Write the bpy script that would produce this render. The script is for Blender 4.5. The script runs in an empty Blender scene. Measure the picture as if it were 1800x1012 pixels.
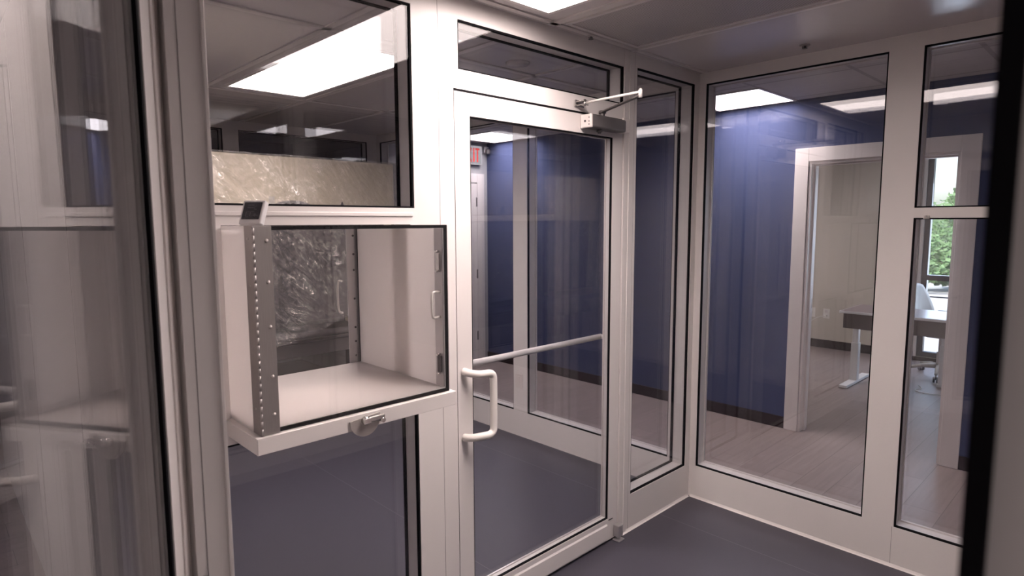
import bpy, bmesh, math, random
from math import radians as R, sin, cos, pi
from mathutils import Vector, Matrix
random.seed(7)
C = bpy.context.scene.collection
sc = bpy.context.scene

# ------------------------------------------------------------------ camera, world, exposure
cam_d = bpy.data.cameras.new('camera')
cam = bpy.data.objects.new('camera', cam_d); C.objects.link(cam)
YAW, PITCH, ROLL = 0.766198, -0.10674, -0.003735
fw = Vector((sin(YAW)*cos(PITCH), cos(YAW)*cos(PITCH), sin(PITCH)))
rt = Vector((cos(YAW), -sin(YAW), 0)); upv = rt.cross(fw)
r2 = rt*cos(ROLL) + upv*sin(ROLL); u2 = -rt*sin(ROLL) + upv*cos(ROLL)
cam.matrix_world = Matrix(((r2.x, u2.x, -fw.x, -3.116), (r2.y, u2.y, -fw.y, -1.7686), (r2.z, u2.z, -fw.z, 1.58), (0, 0, 0, 1)))
cam_d.sensor_width = 36; cam_d.lens = 1084.87/1800*36
cam_d.clip_start = 0.02; cam_d.clip_end = 200
cam_d.dof.use_dof = True; cam_d.dof.focus_distance = 3.0; cam_d.dof.aperture_fstop = 5.6
sc.camera = cam

world = bpy.data.worlds.new('World'); sc.world = world; world.use_nodes = True
wn = world.node_tree; wn.nodes.clear()
wo = wn.nodes.new('ShaderNodeOutputWorld'); wb = wn.nodes.new('ShaderNodeBackground')
sky = wn.nodes.new('ShaderNodeTexSky'); sky.sky_type = 'NISHITA'; sky.sun_disc = False
sky.sun_elevation = R(50); sky.sun_rotation = R(250); sky.air_density = 1.0; sky.dust_density = 2.5
wn.links.new(sky.outputs[0], wb.inputs[0]); wn.links.new(wb.outputs[0], wo.inputs[0])
wb.inputs[1].default_value = 0.30
sun_d = bpy.data.lights.new('sun', 'SUN'); sun_d.energy = 4.0; sun_d.angle = R(1); sun_d.color = (1, .96, .9)
sun = bpy.data.objects.new('sun', sun_d); C.objects.link(sun); sun.location = (12, 8, 12)
sun.rotation_euler = Vector((0.35, -0.55, -1)).to_track_quat('-Z', 'Y').to_euler()
# daylight entering through the office window
ad = bpy.data.lights.new('window_daylight', 'AREA'); ad.shape = 'RECTANGLE'; ad.size = 2.2; ad.size_y = 1.5
ad.energy = 45; ad.color = (.72, .84, 1)
ao = bpy.data.objects.new('window_daylight', ad); C.objects.link(ao); ao.location = (5.12, -.72, 1.25)
ao.rotation_euler = Vector((-1, 0, -.15)).to_track_quat('-Z', 'Y').to_euler()

L_ANTE, L_CHAM, L_CORR = 19.0, 20.0, 16.0
COL_WARM = (1.0, .845, .80); COL_CORR = (1.0, .885, .87)
sc.view_settings.view_transform = 'Standard'; sc.view_settings.look = 'None'
sc.view_settings.exposure = 0.70; sc.view_settings.gamma = 1.0
try: sc.view_settings.use_curve_mapping = False
except Exception: pass
cy = sc.cycles
cy.max_bounces = 14; cy.diffuse_bounces = 5; cy.glossy_bounces = 5; cy.transmission_bounces = 8
cy.transparent_max_bounces = 48; cy.sample_clamp_indirect = 6; cy.caustics_reflective = False; cy.caustics_refractive = False
cy.use_denoising = True

# ------------------------------------------------------------------ materials
def newmat(name):
    m = bpy.data.materials.new(name); m.use_nodes = True
    return m, m.node_tree, m.node_tree.nodes['Principled BSDF']
def N(t, ty, **kw):
    n = t.nodes.new(ty)
    for k, v in kw.items(): setattr(n, k, v)
    return n
def mth(t, op, a, b=None, clamp=False):
    n = N(t, 'ShaderNodeMath', operation=op); n.use_clamp = clamp
    for i, x in enumerate((a, b)):
        if x is None: continue
        if isinstance(x, (int, float)): n.inputs[i].default_value = x
        else: t.links.new(x, n.inputs[i])
    return n.outputs[0]
def coords(t, scale=(1, 1, 1), rot=(0, 0, 0)):
    tc = N(t, 'ShaderNodeTexCoord'); mp = N(t, 'ShaderNodeMapping')
    mp.inputs['Scale'].default_value = scale; mp.inputs['Rotation'].default_value = rot
    t.links.new(tc.outputs['Object'], mp.inputs[0]); return mp.outputs[0]
def noise(t, vec, scale, detail=3):
    n = N(t, 'ShaderNodeTexNoise'); n.inputs['Scale'].default_value = scale; n.inputs['Detail'].default_value = detail
    t.links.new(vec, n.inputs['Vector']); return n
def bump(t, h, strength, dist=.002):
    b = N(t, 'ShaderNodeBump'); b.inputs['Strength'].default_value = strength; b.inputs['Distance'].default_value = dist
    t.links.new(h, b.inputs['Height']); return b.outputs[0]
def mixcol(t, fac, a, b):
    r = N(t, 'ShaderNodeMix', data_type='RGBA')
    if isinstance(fac, (int, float)): r.inputs[0].default_value = fac
    else: t.links.new(fac, r.inputs[0])
    for i, c in ((6, a), (7, b)):
        if isinstance(c, tuple): r.inputs[i].default_value = (*c, 1)
        else: t.links.new(c, r.inputs[i])
    return r.outputs[2]
def plain(name, col, rough=.5, metal=0, var=.06, scale=14, bmp=.0, spec=None, stretch=(1, 1, 1)):
    m, t, p = newmat(name)
    v = coords(t, stretch); n = noise(t, v, scale)
    dk = tuple(c*(1-var) for c in col); lt = tuple(min(1, c*(1+var)) for c in col)
    t.links.new(mixcol(t, n.outputs['Fac'], dk, lt), p.inputs['Base Color'])
    p.inputs['Roughness'].default_value = rough; p.inputs['Metallic'].default_value = metal
    if spec is not None: p.inputs['Specular IOR Level'].default_value = spec
    if bmp: t.links.new(bump(t, n.outputs['Fac'], bmp), p.inputs['Normal'])
    return m
M = {}
M['white'] = plain('white_powder_coat', (.70, .665, .65), .34, var=.02, scale=3)
M['panel'] = plain('white_wall_panel', (.66, .63, .62), .4, var=.02, scale=2)
def polymer():
    m, t, p = newmat('white_polymer'); p.inputs['Base Color'].default_value = (.86, .84, .82, 1); p.inputs['Roughness'].default_value = .22
    v = coords(t); n = noise(t, v, 3); t.links.new(mixcol(t, n.outputs['Fac'], (.89, .86, .85), (.92, .89, .88)), p.inputs['Base Color'])
    tl = N(t, 'ShaderNodeBsdfTranslucent'); tl.inputs[0].default_value = (.97, .94, .93, 1)
    x = N(t, 'ShaderNodeMixShader'); x.inputs[0].default_value = .55; o = t.nodes['Material Output']
    t.links.new(p.outputs[0], x.inputs[1]); t.links.new(tl.outputs[0], x.inputs[2]); t.links.new(x.outputs[0], o.inputs[0]); return m
M['boxwhite'] = polymer()
M['ceil'] = plain('ceiling_panel', (.62, .585, .585), .25, var=.03, scale=2)
M['ceiltrim'] = plain('ceiling_trim', (.60, .565, .55), .35, var=.02)
M['tile'] = plain('acoustic_tile', (.56, .545, .54), .85, var=.08, scale=180, bmp=.3)
M['black'] = plain('black_rubber', (.004, .0035, .005), .85, var=.1, spec=.15)
M['seam'] = plain('dark_joint', (.10, .09, .09), .7)
M['alu'] = plain('brushed_aluminium', (.36, .335, .325), .5, .8, var=.12, scale=60, stretch=(8, 8, .4), bmp=.05)
M['alu2'] = plain('satin_aluminium', (.55, .53, .54), .45, .85, var=.06, scale=30)
M['platemetal'] = plain('matt_steel_plate', (.38, .35, .335), .45, .35, var=.05)
M['chrome'] = plain('polished_steel', (.75, .73, .71), .16, 1.0, var=.03)
M['closer'] = plain('closer_grey', (.13, .12, .12), .42, .25, var=.05)
M['pull'] = plain('white_enamel_tube', (.72, .69, .66), .28, var=.02)
M['blue'] = plain('blue_wall_paint', (.058, .072, .150), .85, var=.04, scale=5, spec=.2)
M['greyroom'] = plain('grey_wall_paint', (.36, .35, .36), .7, var=.03, scale=4)
M['cream'] = plain('cream_wall_paint', (.56, .51, .44), .6, var=.02, scale=4)
M['base'] = plain('dark_vinyl_base', (.022, .012, .013), .6, var=.1, spec=.2)
M['casing'] = plain('door_casing_paint', (.66, .61, .59), .4, var=.02)
M['dframe'] = plain('dark_window_frame', (.022, .018, .024), .4, var=.1)
M['hinge'] = plain('bronze_hinge', (.20, .14, .10), .4, .7)
M['outlet'] = plain('outlet_plastic', (.78, .75, .70), .35)
M['desktop'] = plain('desk_laminate', (.20, .145, .14), .3, var=.18, scale=16, stretch=(1, 8, 1))
M['deskwhite'] = plain('desk_white', (.80, .80, .80), .35)
M['skirt'] = plain('skirt_fabric', (.17, .145, .135), .9, var=.2, scale=300, bmp=.4)
M['chair'] = plain('chair_shell', (.44, .42, .39), .6, var=.05)
M['caster'] = plain('caster_grey', (.10, .10, .11), .5)
M['cabinet'] = plain('cabinet_cream_paint', (.88, .79, .63), .45, var=.02)
M['darkglass'] = plain('dark_sash', (.035, .03, .04), .14, var=.1)
M['darkgrey'] = plain('dark_grey_plastic', (.05, .045, .05), .5)
M['lcd'] = plain('dark_display', (.018, .016, .022), .12)
M['lcdmark'] = plain('display_segments', (.05, .045, .055), .3)
M['case'] = plain('grey_white_plastic', (.62, .60, .60), .4)
M['red'] = plain('red_letter', (.62, .03, .025), .5)
M['redmark'] = M['red']
M['paving'] = plain('concrete_paving', (.55, .54, .52), .9, var=.1, scale=3)
M['grass'] = plain('lawn', (.10, .17, .05), .95, var=.4, scale=8)
M['bark'] = plain('bark', (.10, .07, .05), .9, var=.3, scale=12)
M['carwhite'] = plain('white_car_paint', (.75, .76, .78), .2)

def leafmat(name, a, b):
    m, t, p = newmat(name); v = coords(t); n = noise(t, v, 2.5, 5)
    t.links.new(mixcol(t, n.outputs['Fac'], a, b), p.inputs['Base Color']); p.inputs['Roughness'].default_value = .6
    return m
M['leaf'] = leafmat('foliage', (.05, .12, .03), (.20, .34, .12))

def glass(name, f0=.045, tint=(.97, .975, .985), haze=0.0, warp=0.0, scale=1.2, rough=0.0):
    """clear pane: Schlick reflection over a transparent sheet, same from both sides"""
    m = bpy.data.materials.new(name); m.use_nodes = True; t = m.node_tree; t.nodes.clear()
    out = N(t, 'ShaderNodeOutputMaterial'); g = N(t, 'ShaderNodeNewGeometry')
    d = N(t, 'ShaderNodeVectorMath', operation='DOT_PRODUCT')
    t.links.new(g.outputs['Normal'], d.inputs[0]); t.links.new(g.outputs['Incoming'], d.inputs[1])
    c = mth(t, 'ABSOLUTE', d.outputs['Value']); k = mth(t, 'POWER', mth(t, 'SUBTRACT', 1.0, c, True), 5.0)
    fac = mth(t, 'ADD', mth(t, 'MULTIPLY', k, 1-f0), f0, True)
    tr = N(t, 'ShaderNodeBsdfTransparent'); tr.inputs[0].default_value = (*tint, 1)
    gl = N(t, 'ShaderNodeBsdfGlossy'); gl.inputs['Roughness'].default_value = rough
    if warp:
        v = coords(t); n = noise(t, v, scale, 1); t.links.new(bump(t, n.outputs['Fac'], 1.0, warp), gl.inputs['Normal'])
    mx = N(t, 'ShaderNodeMixShader'); t.links.new(fac, mx.inputs[0])
    base = tr.outputs[0]
    if haze:
        df = N(t, 'ShaderNodeBsdfDiffuse'); df.inputs[0].default_value = (.8, .78, .77, 1)
        hx = N(t, 'ShaderNodeMixShader'); hx.inputs[0].default_value = haze
        t.links.new(base, hx.inputs[1]); t.links.new(df.outputs[0], hx.inputs[2]); base = hx.outputs[0]
    t.links.new(base, mx.inputs[1]); t.links.new(gl.outputs[0], mx.inputs[2]); t.links.new(mx.outputs[0], out.inputs[0])
    return m
M['glass'] = glass('window_glass', .04, warp=.004, scale=.9)
M['doorglass'] = glass('door_glass', .04, warp=.003, scale=.8)
M['entryglass'] = glass('entry_door_glass', .04, warp=.0006, scale=.8)
M['acrylic'] = glass('acrylic_sheet', .035, tint=(.99, .99, .99), haze=.012)

def plasticfilm():
    m = bpy.data.materials.new('clear_plastic_film'); m.use_nodes = True; t = m.node_tree; t.nodes.clear()
    out = N(t, 'ShaderNodeOutputMaterial'); v0 = coords(t, (1, 1, 1), (0, R(-52), 0)); mp2 = N(t, 'ShaderNodeMapping'); mp2.inputs['Scale'].default_value = (.7, 1, 4.2); t.links.new(v0, mp2.inputs[0]); v = mp2.outputs[0]
    n1 = noise(t, v, 3.5, 6); n1.inputs['Distortion'].default_value = 1.2
    b = bump(t, n1.outputs['Fac'], 1.0, .14)
    gl = N(t, 'ShaderNodeBsdfGlossy'); gl.inputs['Roughness'].default_value = .05; t.links.new(b, gl.inputs['Normal'])
    tr = N(t, 'ShaderNodeBsdfTransparent'); tr.inputs[0].default_value = (.95, .94, .92, 1)
    df = N(t, 'ShaderNodeBsdfDiffuse'); df.inputs[0].default_value = (.75, .72, .66, 1); t.links.new(b, df.inputs['Normal'])
    a = N(t, 'ShaderNodeMixShader'); a.inputs[0].default_value = .10
    t.links.new(tr.outputs[0], a.inputs[1]); t.links.new(df.outputs[0], a.inputs[2])
    x = N(t, 'ShaderNodeMixShader'); x.inputs[0].default_value = .26
    t.links.new(a.outputs[0], x.inputs[1]); t.links.new(gl.outputs[0], x.inputs[2]); t.links.new(x.outputs[0], out.inputs[0])
    return m
M['film'] = plasticfilm()

def emis(name, col, s, lens=False):
    m = bpy.data.materials.new(name); m.use_nodes = True; t = m.node_tree; t.nodes.clear()
    out = N(t, 'ShaderNodeOutputMaterial'); e = N(t, 'ShaderNodeEmission')
    e.inputs[0].default_value = (*col, 1); e.inputs[1].default_value = s
    if lens:   # prismatic lens: most light leaves straight down, little at grazing angles
        g = N(t, 'ShaderNodeNewGeometry'); d = N(t, 'ShaderNodeVectorMath', operation='DOT_PRODUCT')
        t.links.new(g.outputs['Normal'], d.inputs[0]); t.links.new(g.outputs['Incoming'], d.inputs[1])
        t.links.new(mth(t, 'MULTIPLY', mth(t, 'ADD', mth(t, 'ABSOLUTE', d.outputs['Value']), .10), s*1.1), e.inputs[1])
    t.links.new(e.outputs[0], out.inputs[0]); return m
M['l_ante'] = emis('lit_diffuser_anteroom', COL_WARM, L_ANTE, True)
M['l_cham'] = emis('lit_diffuser_chamber', COL_WARM, L_CHAM, True)
M['l_corr'] = emis('lit_diffuser_corridor', COL_CORR, L_CORR, True)
M['l_cool'] = emis('lit_diffuser_cool', (.72, .80, 1), 1.4)
M['exitface'] = emis('lit_sign_face', (.80, .74, .74), .55)

def vinyl():
    m, t, p = newmat('grey_vinyl_floor'); v = coords(t)
    n = noise(t, v, 260, 2); n2 = noise(t, v, 1.3, 2)
    c = mixcol(t, n.outputs['Fac'], (.046, .043, .058), (.062, .058, .076))
    # welded seams every 1.02 m across X
    s = N(t, 'ShaderNodeSeparateXYZ'); t.links.new(v, s.inputs[0])
    f = mth(t, 'ABSOLUTE', mth(t, 'SUBTRACT', mth(t, 'FRACT', mth(t, 'MULTIPLY', mth(t, 'ADD', s.outputs[0], 20.22), .98)), .5))
    line = mth(t, 'LESS_THAN', f, .0016)
    t.links.new(mixcol(t, line, c, (.12, .11, .13)), p.inputs['Base Color'])
    t.links.new(mth(t, 'ADD', mth(t, 'MULTIPLY', n2.outputs['Fac'], .12), .36), p.inputs['Roughness'])
    t.links.new(bump(t, n.outputs['Fac'], .12, .0006), p.inputs['Normal'])
    return m
M['vinyl'] = vinyl()
def woodfloor():
    m, t, p = newmat('vinyl_plank_floor'); v = coords(t)
    br = N(t, 'ShaderNodeTexBrick'); t.links.new(v, br.inputs['Vector'])
    br.inputs['Scale'].default_value = 1; br.inputs['Brick Width'].default_value = 1.22; br.inputs['Row Height'].default_value = .18
    br.inputs['Mortar Size'].default_value = .0012; br.offset = .37
    br.inputs['Color1'].default_value = (.275, .222, .210, 1); br.inputs['Color2'].default_value = (.315, .255, .240, 1)
    br.inputs['Mortar'].default_value = (.13, .10, .095, 1)
    v2 = coords(t, (1.2, 16, 1)); n = noise(t, v2, 2.2, 6); n.inputs['Distortion'].default_value = .6
    c = N(t, 'ShaderNodeMix', data_type='RGBA', blend_type='MULTIPLY'); c.inputs[0].default_value = .7
    t.links.new(br.outputs['Color'], c.inputs[6]); t.links.new(mixcol(t, n.outputs['Fac'], (.55, .52, .52), (1.25, 1.22, 1.2)), c.inputs[7])
    t.links.new(c.outputs[2], p.inputs['Base Color']); p.inputs['Roughness'].default_value = .42
    t.links.new(bump(t, n.outputs['Fac'], .15, .001), p.inputs['Normal'])
    return m
M['wood'] = woodfloor()
def perf():
    m, t, p = newmat('perforated_steel'); v = coords(t, (130, 130, 130)); s = N(t, 'ShaderNodeSeparateXYZ'); t.links.new(v, s.inputs[0])
    fx = mth(t, 'SUBTRACT', mth(t, 'FRACT', s.outputs[0]), .5); fy = mth(t, 'SUBTRACT', mth(t, 'FRACT', s.outputs[1]), .5)
    r = mth(t, 'ADD', mth(t, 'MULTIPLY', fx, fx), mth(t, 'MULTIPLY', fy, fy))
    hole = mth(t, 'LESS_THAN', r, .085)
    t.links.new(mixcol(t, hole, (.47, .44, .44), (.12, .11, .11)), p.inputs['Base Color']); p.inputs['Roughness'].default_value = .45
    return m
M['perf'] = perf()

# ------------------------------------------------------------------ mesh helpers
class MB:
    def __init__(s): s.bm = bmesh.new()
    def box(s, x0, x1, y0, y1, z0, z1, mat=None):
        vs = [s.bm.verts.new(v) for v in ((x0,y0,z0),(x1,y0,z0),(x1,y1,z0),(x0,y1,z0),(x0,y0,z1),(x1,y0,z1),(x1,y1,z1),(x0,y1,z1))]
        if mat is not None:
            for v in vs: v.co = mat @ v.co
        for f in ((0,3,2,1),(4,5,6,7),(0,1,5,4),(1,2,6,5),(2,3,7,6),(3,0,4,7)): s.bm.faces.new([vs[i] for i in f])
        return s
    def bbox(s, x0, x1, y0, y1, z0, z1, b=.003, seg=2, mat=None):
        t = bmesh.new(); vs = [t.verts.new(v) for v in ((x0,y0,z0),(x1,y0,z0),(x1,y1,z0),(x0,y1,z0),(x0,y0,z1),(x1,y0,z1),(x1,y1,z1),(x0,y1,z1))]
        for f in ((0,3,2,1),(4,5,6,7),(0,1,5,4),(1,2,6,5),(2,3,7,6),(3,0,4,7)): t.faces.new([vs[i] for i in f])
        bmesh.ops.bevel(t, geom=t.edges[:], offset=b, segments=seg, affect='EDGES', profile=.5)
        s.add(t, mat); return s
    def add(s, t, mat=None):
        mp = {}
        for v in t.verts: mp[v] = s.bm.verts.new(mat @ v.co if mat is not None else v.co)
        for f in t.faces:
            nf = s.bm.faces.new([mp[v] for v in f.verts]); nf.smooth = f.smooth
        t.free()
    def cyl(s, p0, p1, r0, r1=None, seg=20, cap=True, smooth=True):
        p0, p1 = Vector(p0), Vector(p1); r1 = r0 if r1 is None else r1
        d = (p1-p0).normalized(); a = d.orthogonal().normalized(); b = d.cross(a)
        A = [s.bm.verts.new(p0 + (a*cos(2*pi*i/seg)+b*sin(2*pi*i/seg))*r0) for i in range(seg)]
        B = [s.bm.verts.new(p1 + (a*cos(2*pi*i/seg)+b*sin(2*pi*i/seg))*r1) for i in range(seg)]
        for i in range(seg):
            f = s.bm.faces.new((A[i], A[(i+1) % seg], B[(i+1) % seg], B[i])); f.smooth = smooth
        if cap: s.bm.faces.new(A[::-1]); s.bm.faces.new(B)
        return s
    def tube(s, pts, r, seg=14, closed=False):
        pts = [Vector(p) for p in pts]; n = len(pts); rings = []
        d0 = (pts[1]-pts[0]).normalized(); a = d0.orthogonal().normalized()
        for i, p in enumerate(pts):
            d = ((pts[min(i+1, n-1)]-p).normalized() + (p-pts[max(i-1, 0)]).normalized()).normalized()
            a = (a - d*a.dot(d)).normalized(); b = d.cross(a)
            rr = r[i] if isinstance(r, (list, tuple)) else r
            rings.append([s.bm.verts.new(p + (a*cos(2*pi*k/seg)+b*sin(2*pi*k/seg))*rr) for k in range(seg)])
        for i in range(n-1):
            for k in range(seg):
                f = s.bm.faces.new((rings[i][k], rings[i][(k+1) % seg], rings[i+1][(k+1) % seg], rings[i+1][k])); f.smooth = True
        s.bm.faces.new(rings[0][::-1]); s.bm.faces.new(rings[-1]); return s
    def prism(s, pts, axis, a0, a1, b=0):
        """outline pts in the plane across `axis`, extruded a0..a1"""
        def P(u, v, w): return {'X': (w, u, v), 'Y': (u, w, v), 'Z': (u, v, w)}[axis]
        t = bmesh.new(); A = [t.verts.new(P(u, v, a0)) for u, v in pts]; B = [t.verts.new(P(u, v, a1)) for u, v in pts]
        n = len(pts)
        t.faces.new(A[::-1]); t.faces.new(B)
        for i in range(n): t.faces.new((A[i], A[(i+1) % n], B[(i+1) % n], B[i]))
        bmesh.ops.recalc_face_normals(t, faces=t.faces[:])
        if b: bmesh.ops.bevel(t, geom=t.edges[:], offset=b, segments=2, affect='EDGES', profile=.5)
        s.add(t); return s
    def lathe(s, prof, center, axis='Z', seg=28):
        cx, cy_, cz = center; rings = []
        for r, h in prof:
            ring = []
            for i in range(seg):
                a = 2*pi*i/seg; u, v = r*cos(a), r*sin(a)
                ring.append(s.bm.verts.new({'Z': (cx+u, cy_+v, cz+h), 'Y': (cx+u, cy_+h, cz+v), 'X': (cx+h, cy_+u, cz+v)}[axis]))
            rings.append(ring)
        for j in range(len(rings)-1):
            for i in range(seg):
                f = s.bm.faces.new((rings[j][i], rings[j][(i+1) % seg], rings[j+1][(i+1) % seg], rings[j+1][i])); f.smooth = True
        s.bm.faces.new(rings[0][::-1]); s.bm.faces.new(rings[-1])
        return s
    def build(s, name, mat, parent=None, local=False, origin=None):
        bmesh.ops.recalc_face_normals(s.bm, faces=s.bm.faces[:])
        loc = Vector((0, 0, 0))
        if parent is not None and not local:
            q = parent; 
            while q is not None: loc += q.location; q = q.parent
        elif origin is not None: loc = Vector(origin)
        elif parent is None:
            xs = [v.co for v in s.bm.verts]
            loc = Vector(((min(v.x for v in xs)+max(v.x for v in xs))/2, (min(v.y for v in xs)+max(v.y for v in xs))/2, min(v.z for v in xs)))
        for v in s.bm.verts: v.co -= loc
        me = bpy.data.meshes.new(name); s.bm.to_mesh(me); s.bm.free()
        me.materials.append(M[mat] if isinstance(mat, str) else mat)
        o = bpy.data.objects.new(name, me); C.objects.link(o)
        if parent is not None: o.parent = parent
        else: o.location = loc
        return o
def thing(name, label, cat, loc, group=None, rz=0):
    o = bpy.data.objects.new(name, None); C.objects.link(o); o.location = loc; o.rotation_euler = (0, 0, rz)
    o.empty_display_size = .05
    o['label'] = label; o['category'] = cat
    if group: o['group'] = group
    return o
def tag(o, label, cat, group=None, kind=None):
    o['label'] = label; o['category'] = cat
    if group: o['group'] = group
    if kind: o['kind'] = kind
    return o
def struct(o): o['kind'] = 'structure'; return o
def sroot(name, loc):
    o = bpy.data.objects.new(name, None); C.objects.link(o); o.location = loc; o['kind'] = 'structure'; return o
def one(*a): return MB().box(*a)

def grid_wall(mb, plane, c0, c1, u0, u1, z0, z1, holes):
    """panel in plane 'Y' (u = x) or 'X' (u = y) between c0 and c1, pierced by holes (ua,ub,za,zb)"""
    us = sorted({u0, u1, *[h[0] for h in holes], *[h[1] for h in holes]}); us = [u for u in us if u0 <= u <= u1]
    zs = sorted({z0, z1, *[h[2] for h in holes], *[h[3] for h in holes]}); zs = [z for z in zs if z0 <= z <= z1]
    def solid(i, j):
        if i < 0 or j < 0 or i >= len(us)-1 or j >= len(zs)-1: return False
        cu, cz = (us[i]+us[i+1])/2, (zs[j]+zs[j+1])/2
        return not any(h[0] < cu < h[1] and h[2] < cz < h[3] for h in holes)
    def P(u, c, z): return (u, c, z) if plane == 'Y' else (c, u, z)
    V = {}
    def v(i, j, c):
        k = (i, j, c)
        if k not in V: V[k] = mb.bm.verts.new(P(us[i], c, zs[j]))
        return V[k]
    for i in range(len(us)-1):
        for j in range(len(zs)-1):
            if not solid(i, j): continue
            for c in (c0, c1): mb.bm.faces.new((v(i, j, c), v(i+1, j, c), v(i+1, j+1, c), v(i, j+1, c)))
            if not solid(i-1, j): mb.bm.faces.new((v(i, j, c0), v(i, j+1, c0), v(i, j+1, c1), v(i, j, c1)))
            if not solid(i+1, j): mb.bm.faces.new((v(i+1, j, c0), v(i+1, j+1, c0), v(i+1, j+1, c1), v(i+1, j, c1)))
            if not solid(i, j-1): mb.bm.faces.new((v(i, j, c0), v(i+1, j, c0), v(i+1, j, c1), v(i, j, c1)))
            if not solid(i, j+1): mb.bm.faces.new((v(i, j+1, c0), v(i+1, j+1, c0), v(i+1, j+1, c1), v(i, j+1, c1)))
    return mb
def ring(mb, plane, c0, c1, ua, ub, za, zb, w):
    """rectangular ring lining an opening, w wide"""
    def B(a, b, c, d):
        if plane == 'Y': mb.box(a, b, c0, c1, c, d)
        else: mb.box(c0, c1, a, b, c, d)
    B(ua, ub, zb-w, zb); B(ua, ub, za, za+w); B(ua, ua+w, za+w, zb-w); B(ub-w, ub, za+w, zb-w)
    return mb
wcount = [0]
def glazing(plane, c0, c1, h, far='black', parent=None, mat='glass'):
    """double glazed unit: pane + black gasket flush with each face"""
    ua, ub, za, zb = h
    wcount[0] += 1
    ctr = ((ua+ub)/2, (c0+c1)/2, za) if plane == 'Y' else ((c0+c1)/2, (ua+ub)/2, za)
    root = parent or sroot('window_%d' % wcount[0], ctr)
    for a, b in ((c0+.003, c0+.017), (c1-.017, c1-.003)):
        ring(MB(), plane, a, b, ua, ub, za, zb, .006).build('gasket', far if a > (c0+c1)/2 else 'black', root)
        pa, pb = (a+.004, a+.010) if a < (c0+c1)/2 else (a+.004, a+.010)
        if plane == 'Y': one(ua+.006, ub-.006, pa, pb, za+.006, zb-.006).build('pane', mat, root)
        else: one(pa, pb, ua+.006, ub-.006, za+.006, zb-.006).build('pane', mat, root)
    return root

# ------------------------------------------------------------------ floors, ceilings, outer walls
ZC, ZC2 = 2.37, 2.45           # clean chamber ceiling, building ceiling
struct(one(-2.751, 0, -1.95, 3.26, -.1, 0).build('floor', 'vinyl', origin=(0, 0, 0)))
f = MB(); f.box(.0, 4.97, -6, 3.5, -.1, -.002); f.box(-6, 0, -6, -1.95, -.1, -.002); f.box(-6, -2.751, -1.95, 5, -.1, -.002); f.box(-2.751, 0, 3.26, 5, -.1, -.002)
f.build('floor', 'wood', origin=(0, 0, 0)); struct(bpy.data.objects['floor.001'])
struct(one(-2.81, .1, -2.05, 3.36, ZC, ZC2).build('ceiling', 'ceil', origin=(0, 0, 0)))
def tiles():
    m, t, p = newmat('lay_in_ceiling'); v = coords(t); s = N(t, 'ShaderNodeSeparateXYZ'); t.links.new(v, s.inputs[0])
    def ln(o, off, step):
        fr = mth(t, 'FRACT', mth(t, 'DIVIDE', mth(t, 'ADD', o, off), step))
        return mth(t, 'LESS_THAN', mth(t, 'ABSOLUTE', mth(t, 'SUBTRACT', fr, .5)), .02)
    l = mth(t, 'MAXIMUM', ln(s.outputs[0], 30.0-.96+.30-.30+.305, .61), ln(s.outputs[1], 30.0-.12+.20, .61))
    n = noise(t, v, 160, 3)
    c = mixcol(t, n.outputs['Fac'], (.50, .485, .48), (.60, .585, .58))
    t.links.new(mixcol(t, l, c, (.40, .385, .38)), p.inputs['Base Color']); p.inputs['Roughness'].default_value = .8
    t.links.new(bump(t, n.outputs['Fac'], .3), p.inputs['Normal']); return m
M['tiles'] = tiles()
struct(one(-6, 4.97, -6, 5, ZC2, ZC2+.1).build('ceiling', 'tiles', origin=(0, 0, 0)))
struct(one(-6.1, -6, -6, 5, 0, ZC2).build('wall_far_left', 'greyroom'))
struct(one(-6, 1.57, -6.1, -6, 0, ZC2).build('wall_behind', 'greyroom'))
struct(one(-6, 0, 5, 5.1, 0, ZC2).build('wall_far_back', 'greyroom'))

# ------------------------------------------------------------------ wall with box, door and side light (back)
DX0, DX1, DZ = -1.700, -.684, 2.0545
W_UP = (-2.545, -1.877, 1.628, 2.300); W_LOW = (-2.545, -1.877, .190, .955)
TR = (-1.678, -.685, 2.123, 2.294); SL = (-.579, -.046, .190, 2.308); BOXH = (-2.515, -1.895, 1.030, 1.573)
wb_ = grid_wall(MB(), 'Y', 0, .1, -2.751, 0, 0, ZC, [W_UP, W_LOW, TR, SL, BOXH, (DX0, DX1, -1, DZ)])
wall_back = struct(wb_.build('wall_back', 'white', origin=(0, 0, 0)))
s = MB(); s.box(-1.7675, -1.7663, -.0004, 0, 0, ZC); s.box(-.6385, -.6375, -.0004, 0, .0, ZC); s.box(-.6, -.5992, -.0004, 0, 0, ZC)
s.build('joint', 'seam', wall_back)
# raised cover strips on the posts and the cove where wall meets floor
s = MB(); s.box(-.682, -.660, -.0025, 0, 0, ZC-.001); s.box(-.640, -.618, -.0025, 0, .0, ZC-.001)
s.build('cover_strip', 'white', wall_back)
s = MB(); s.prism([(0, 0), (-.012, 0), (-.004, .004), (0, .012)], 'X', -.66, -.012)
s.build('cove', 'white', wall_back)
for h in (W_UP, W_LOW, TR, SL): glazing('Y', 0, .1, h)
# moulded bead under the upper window
s = MB(); s.bbox(-2.54, -1.885, -.004, 0, 1.600, 1.612, .0015); s.build('bead', 'white', wall_back)

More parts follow.
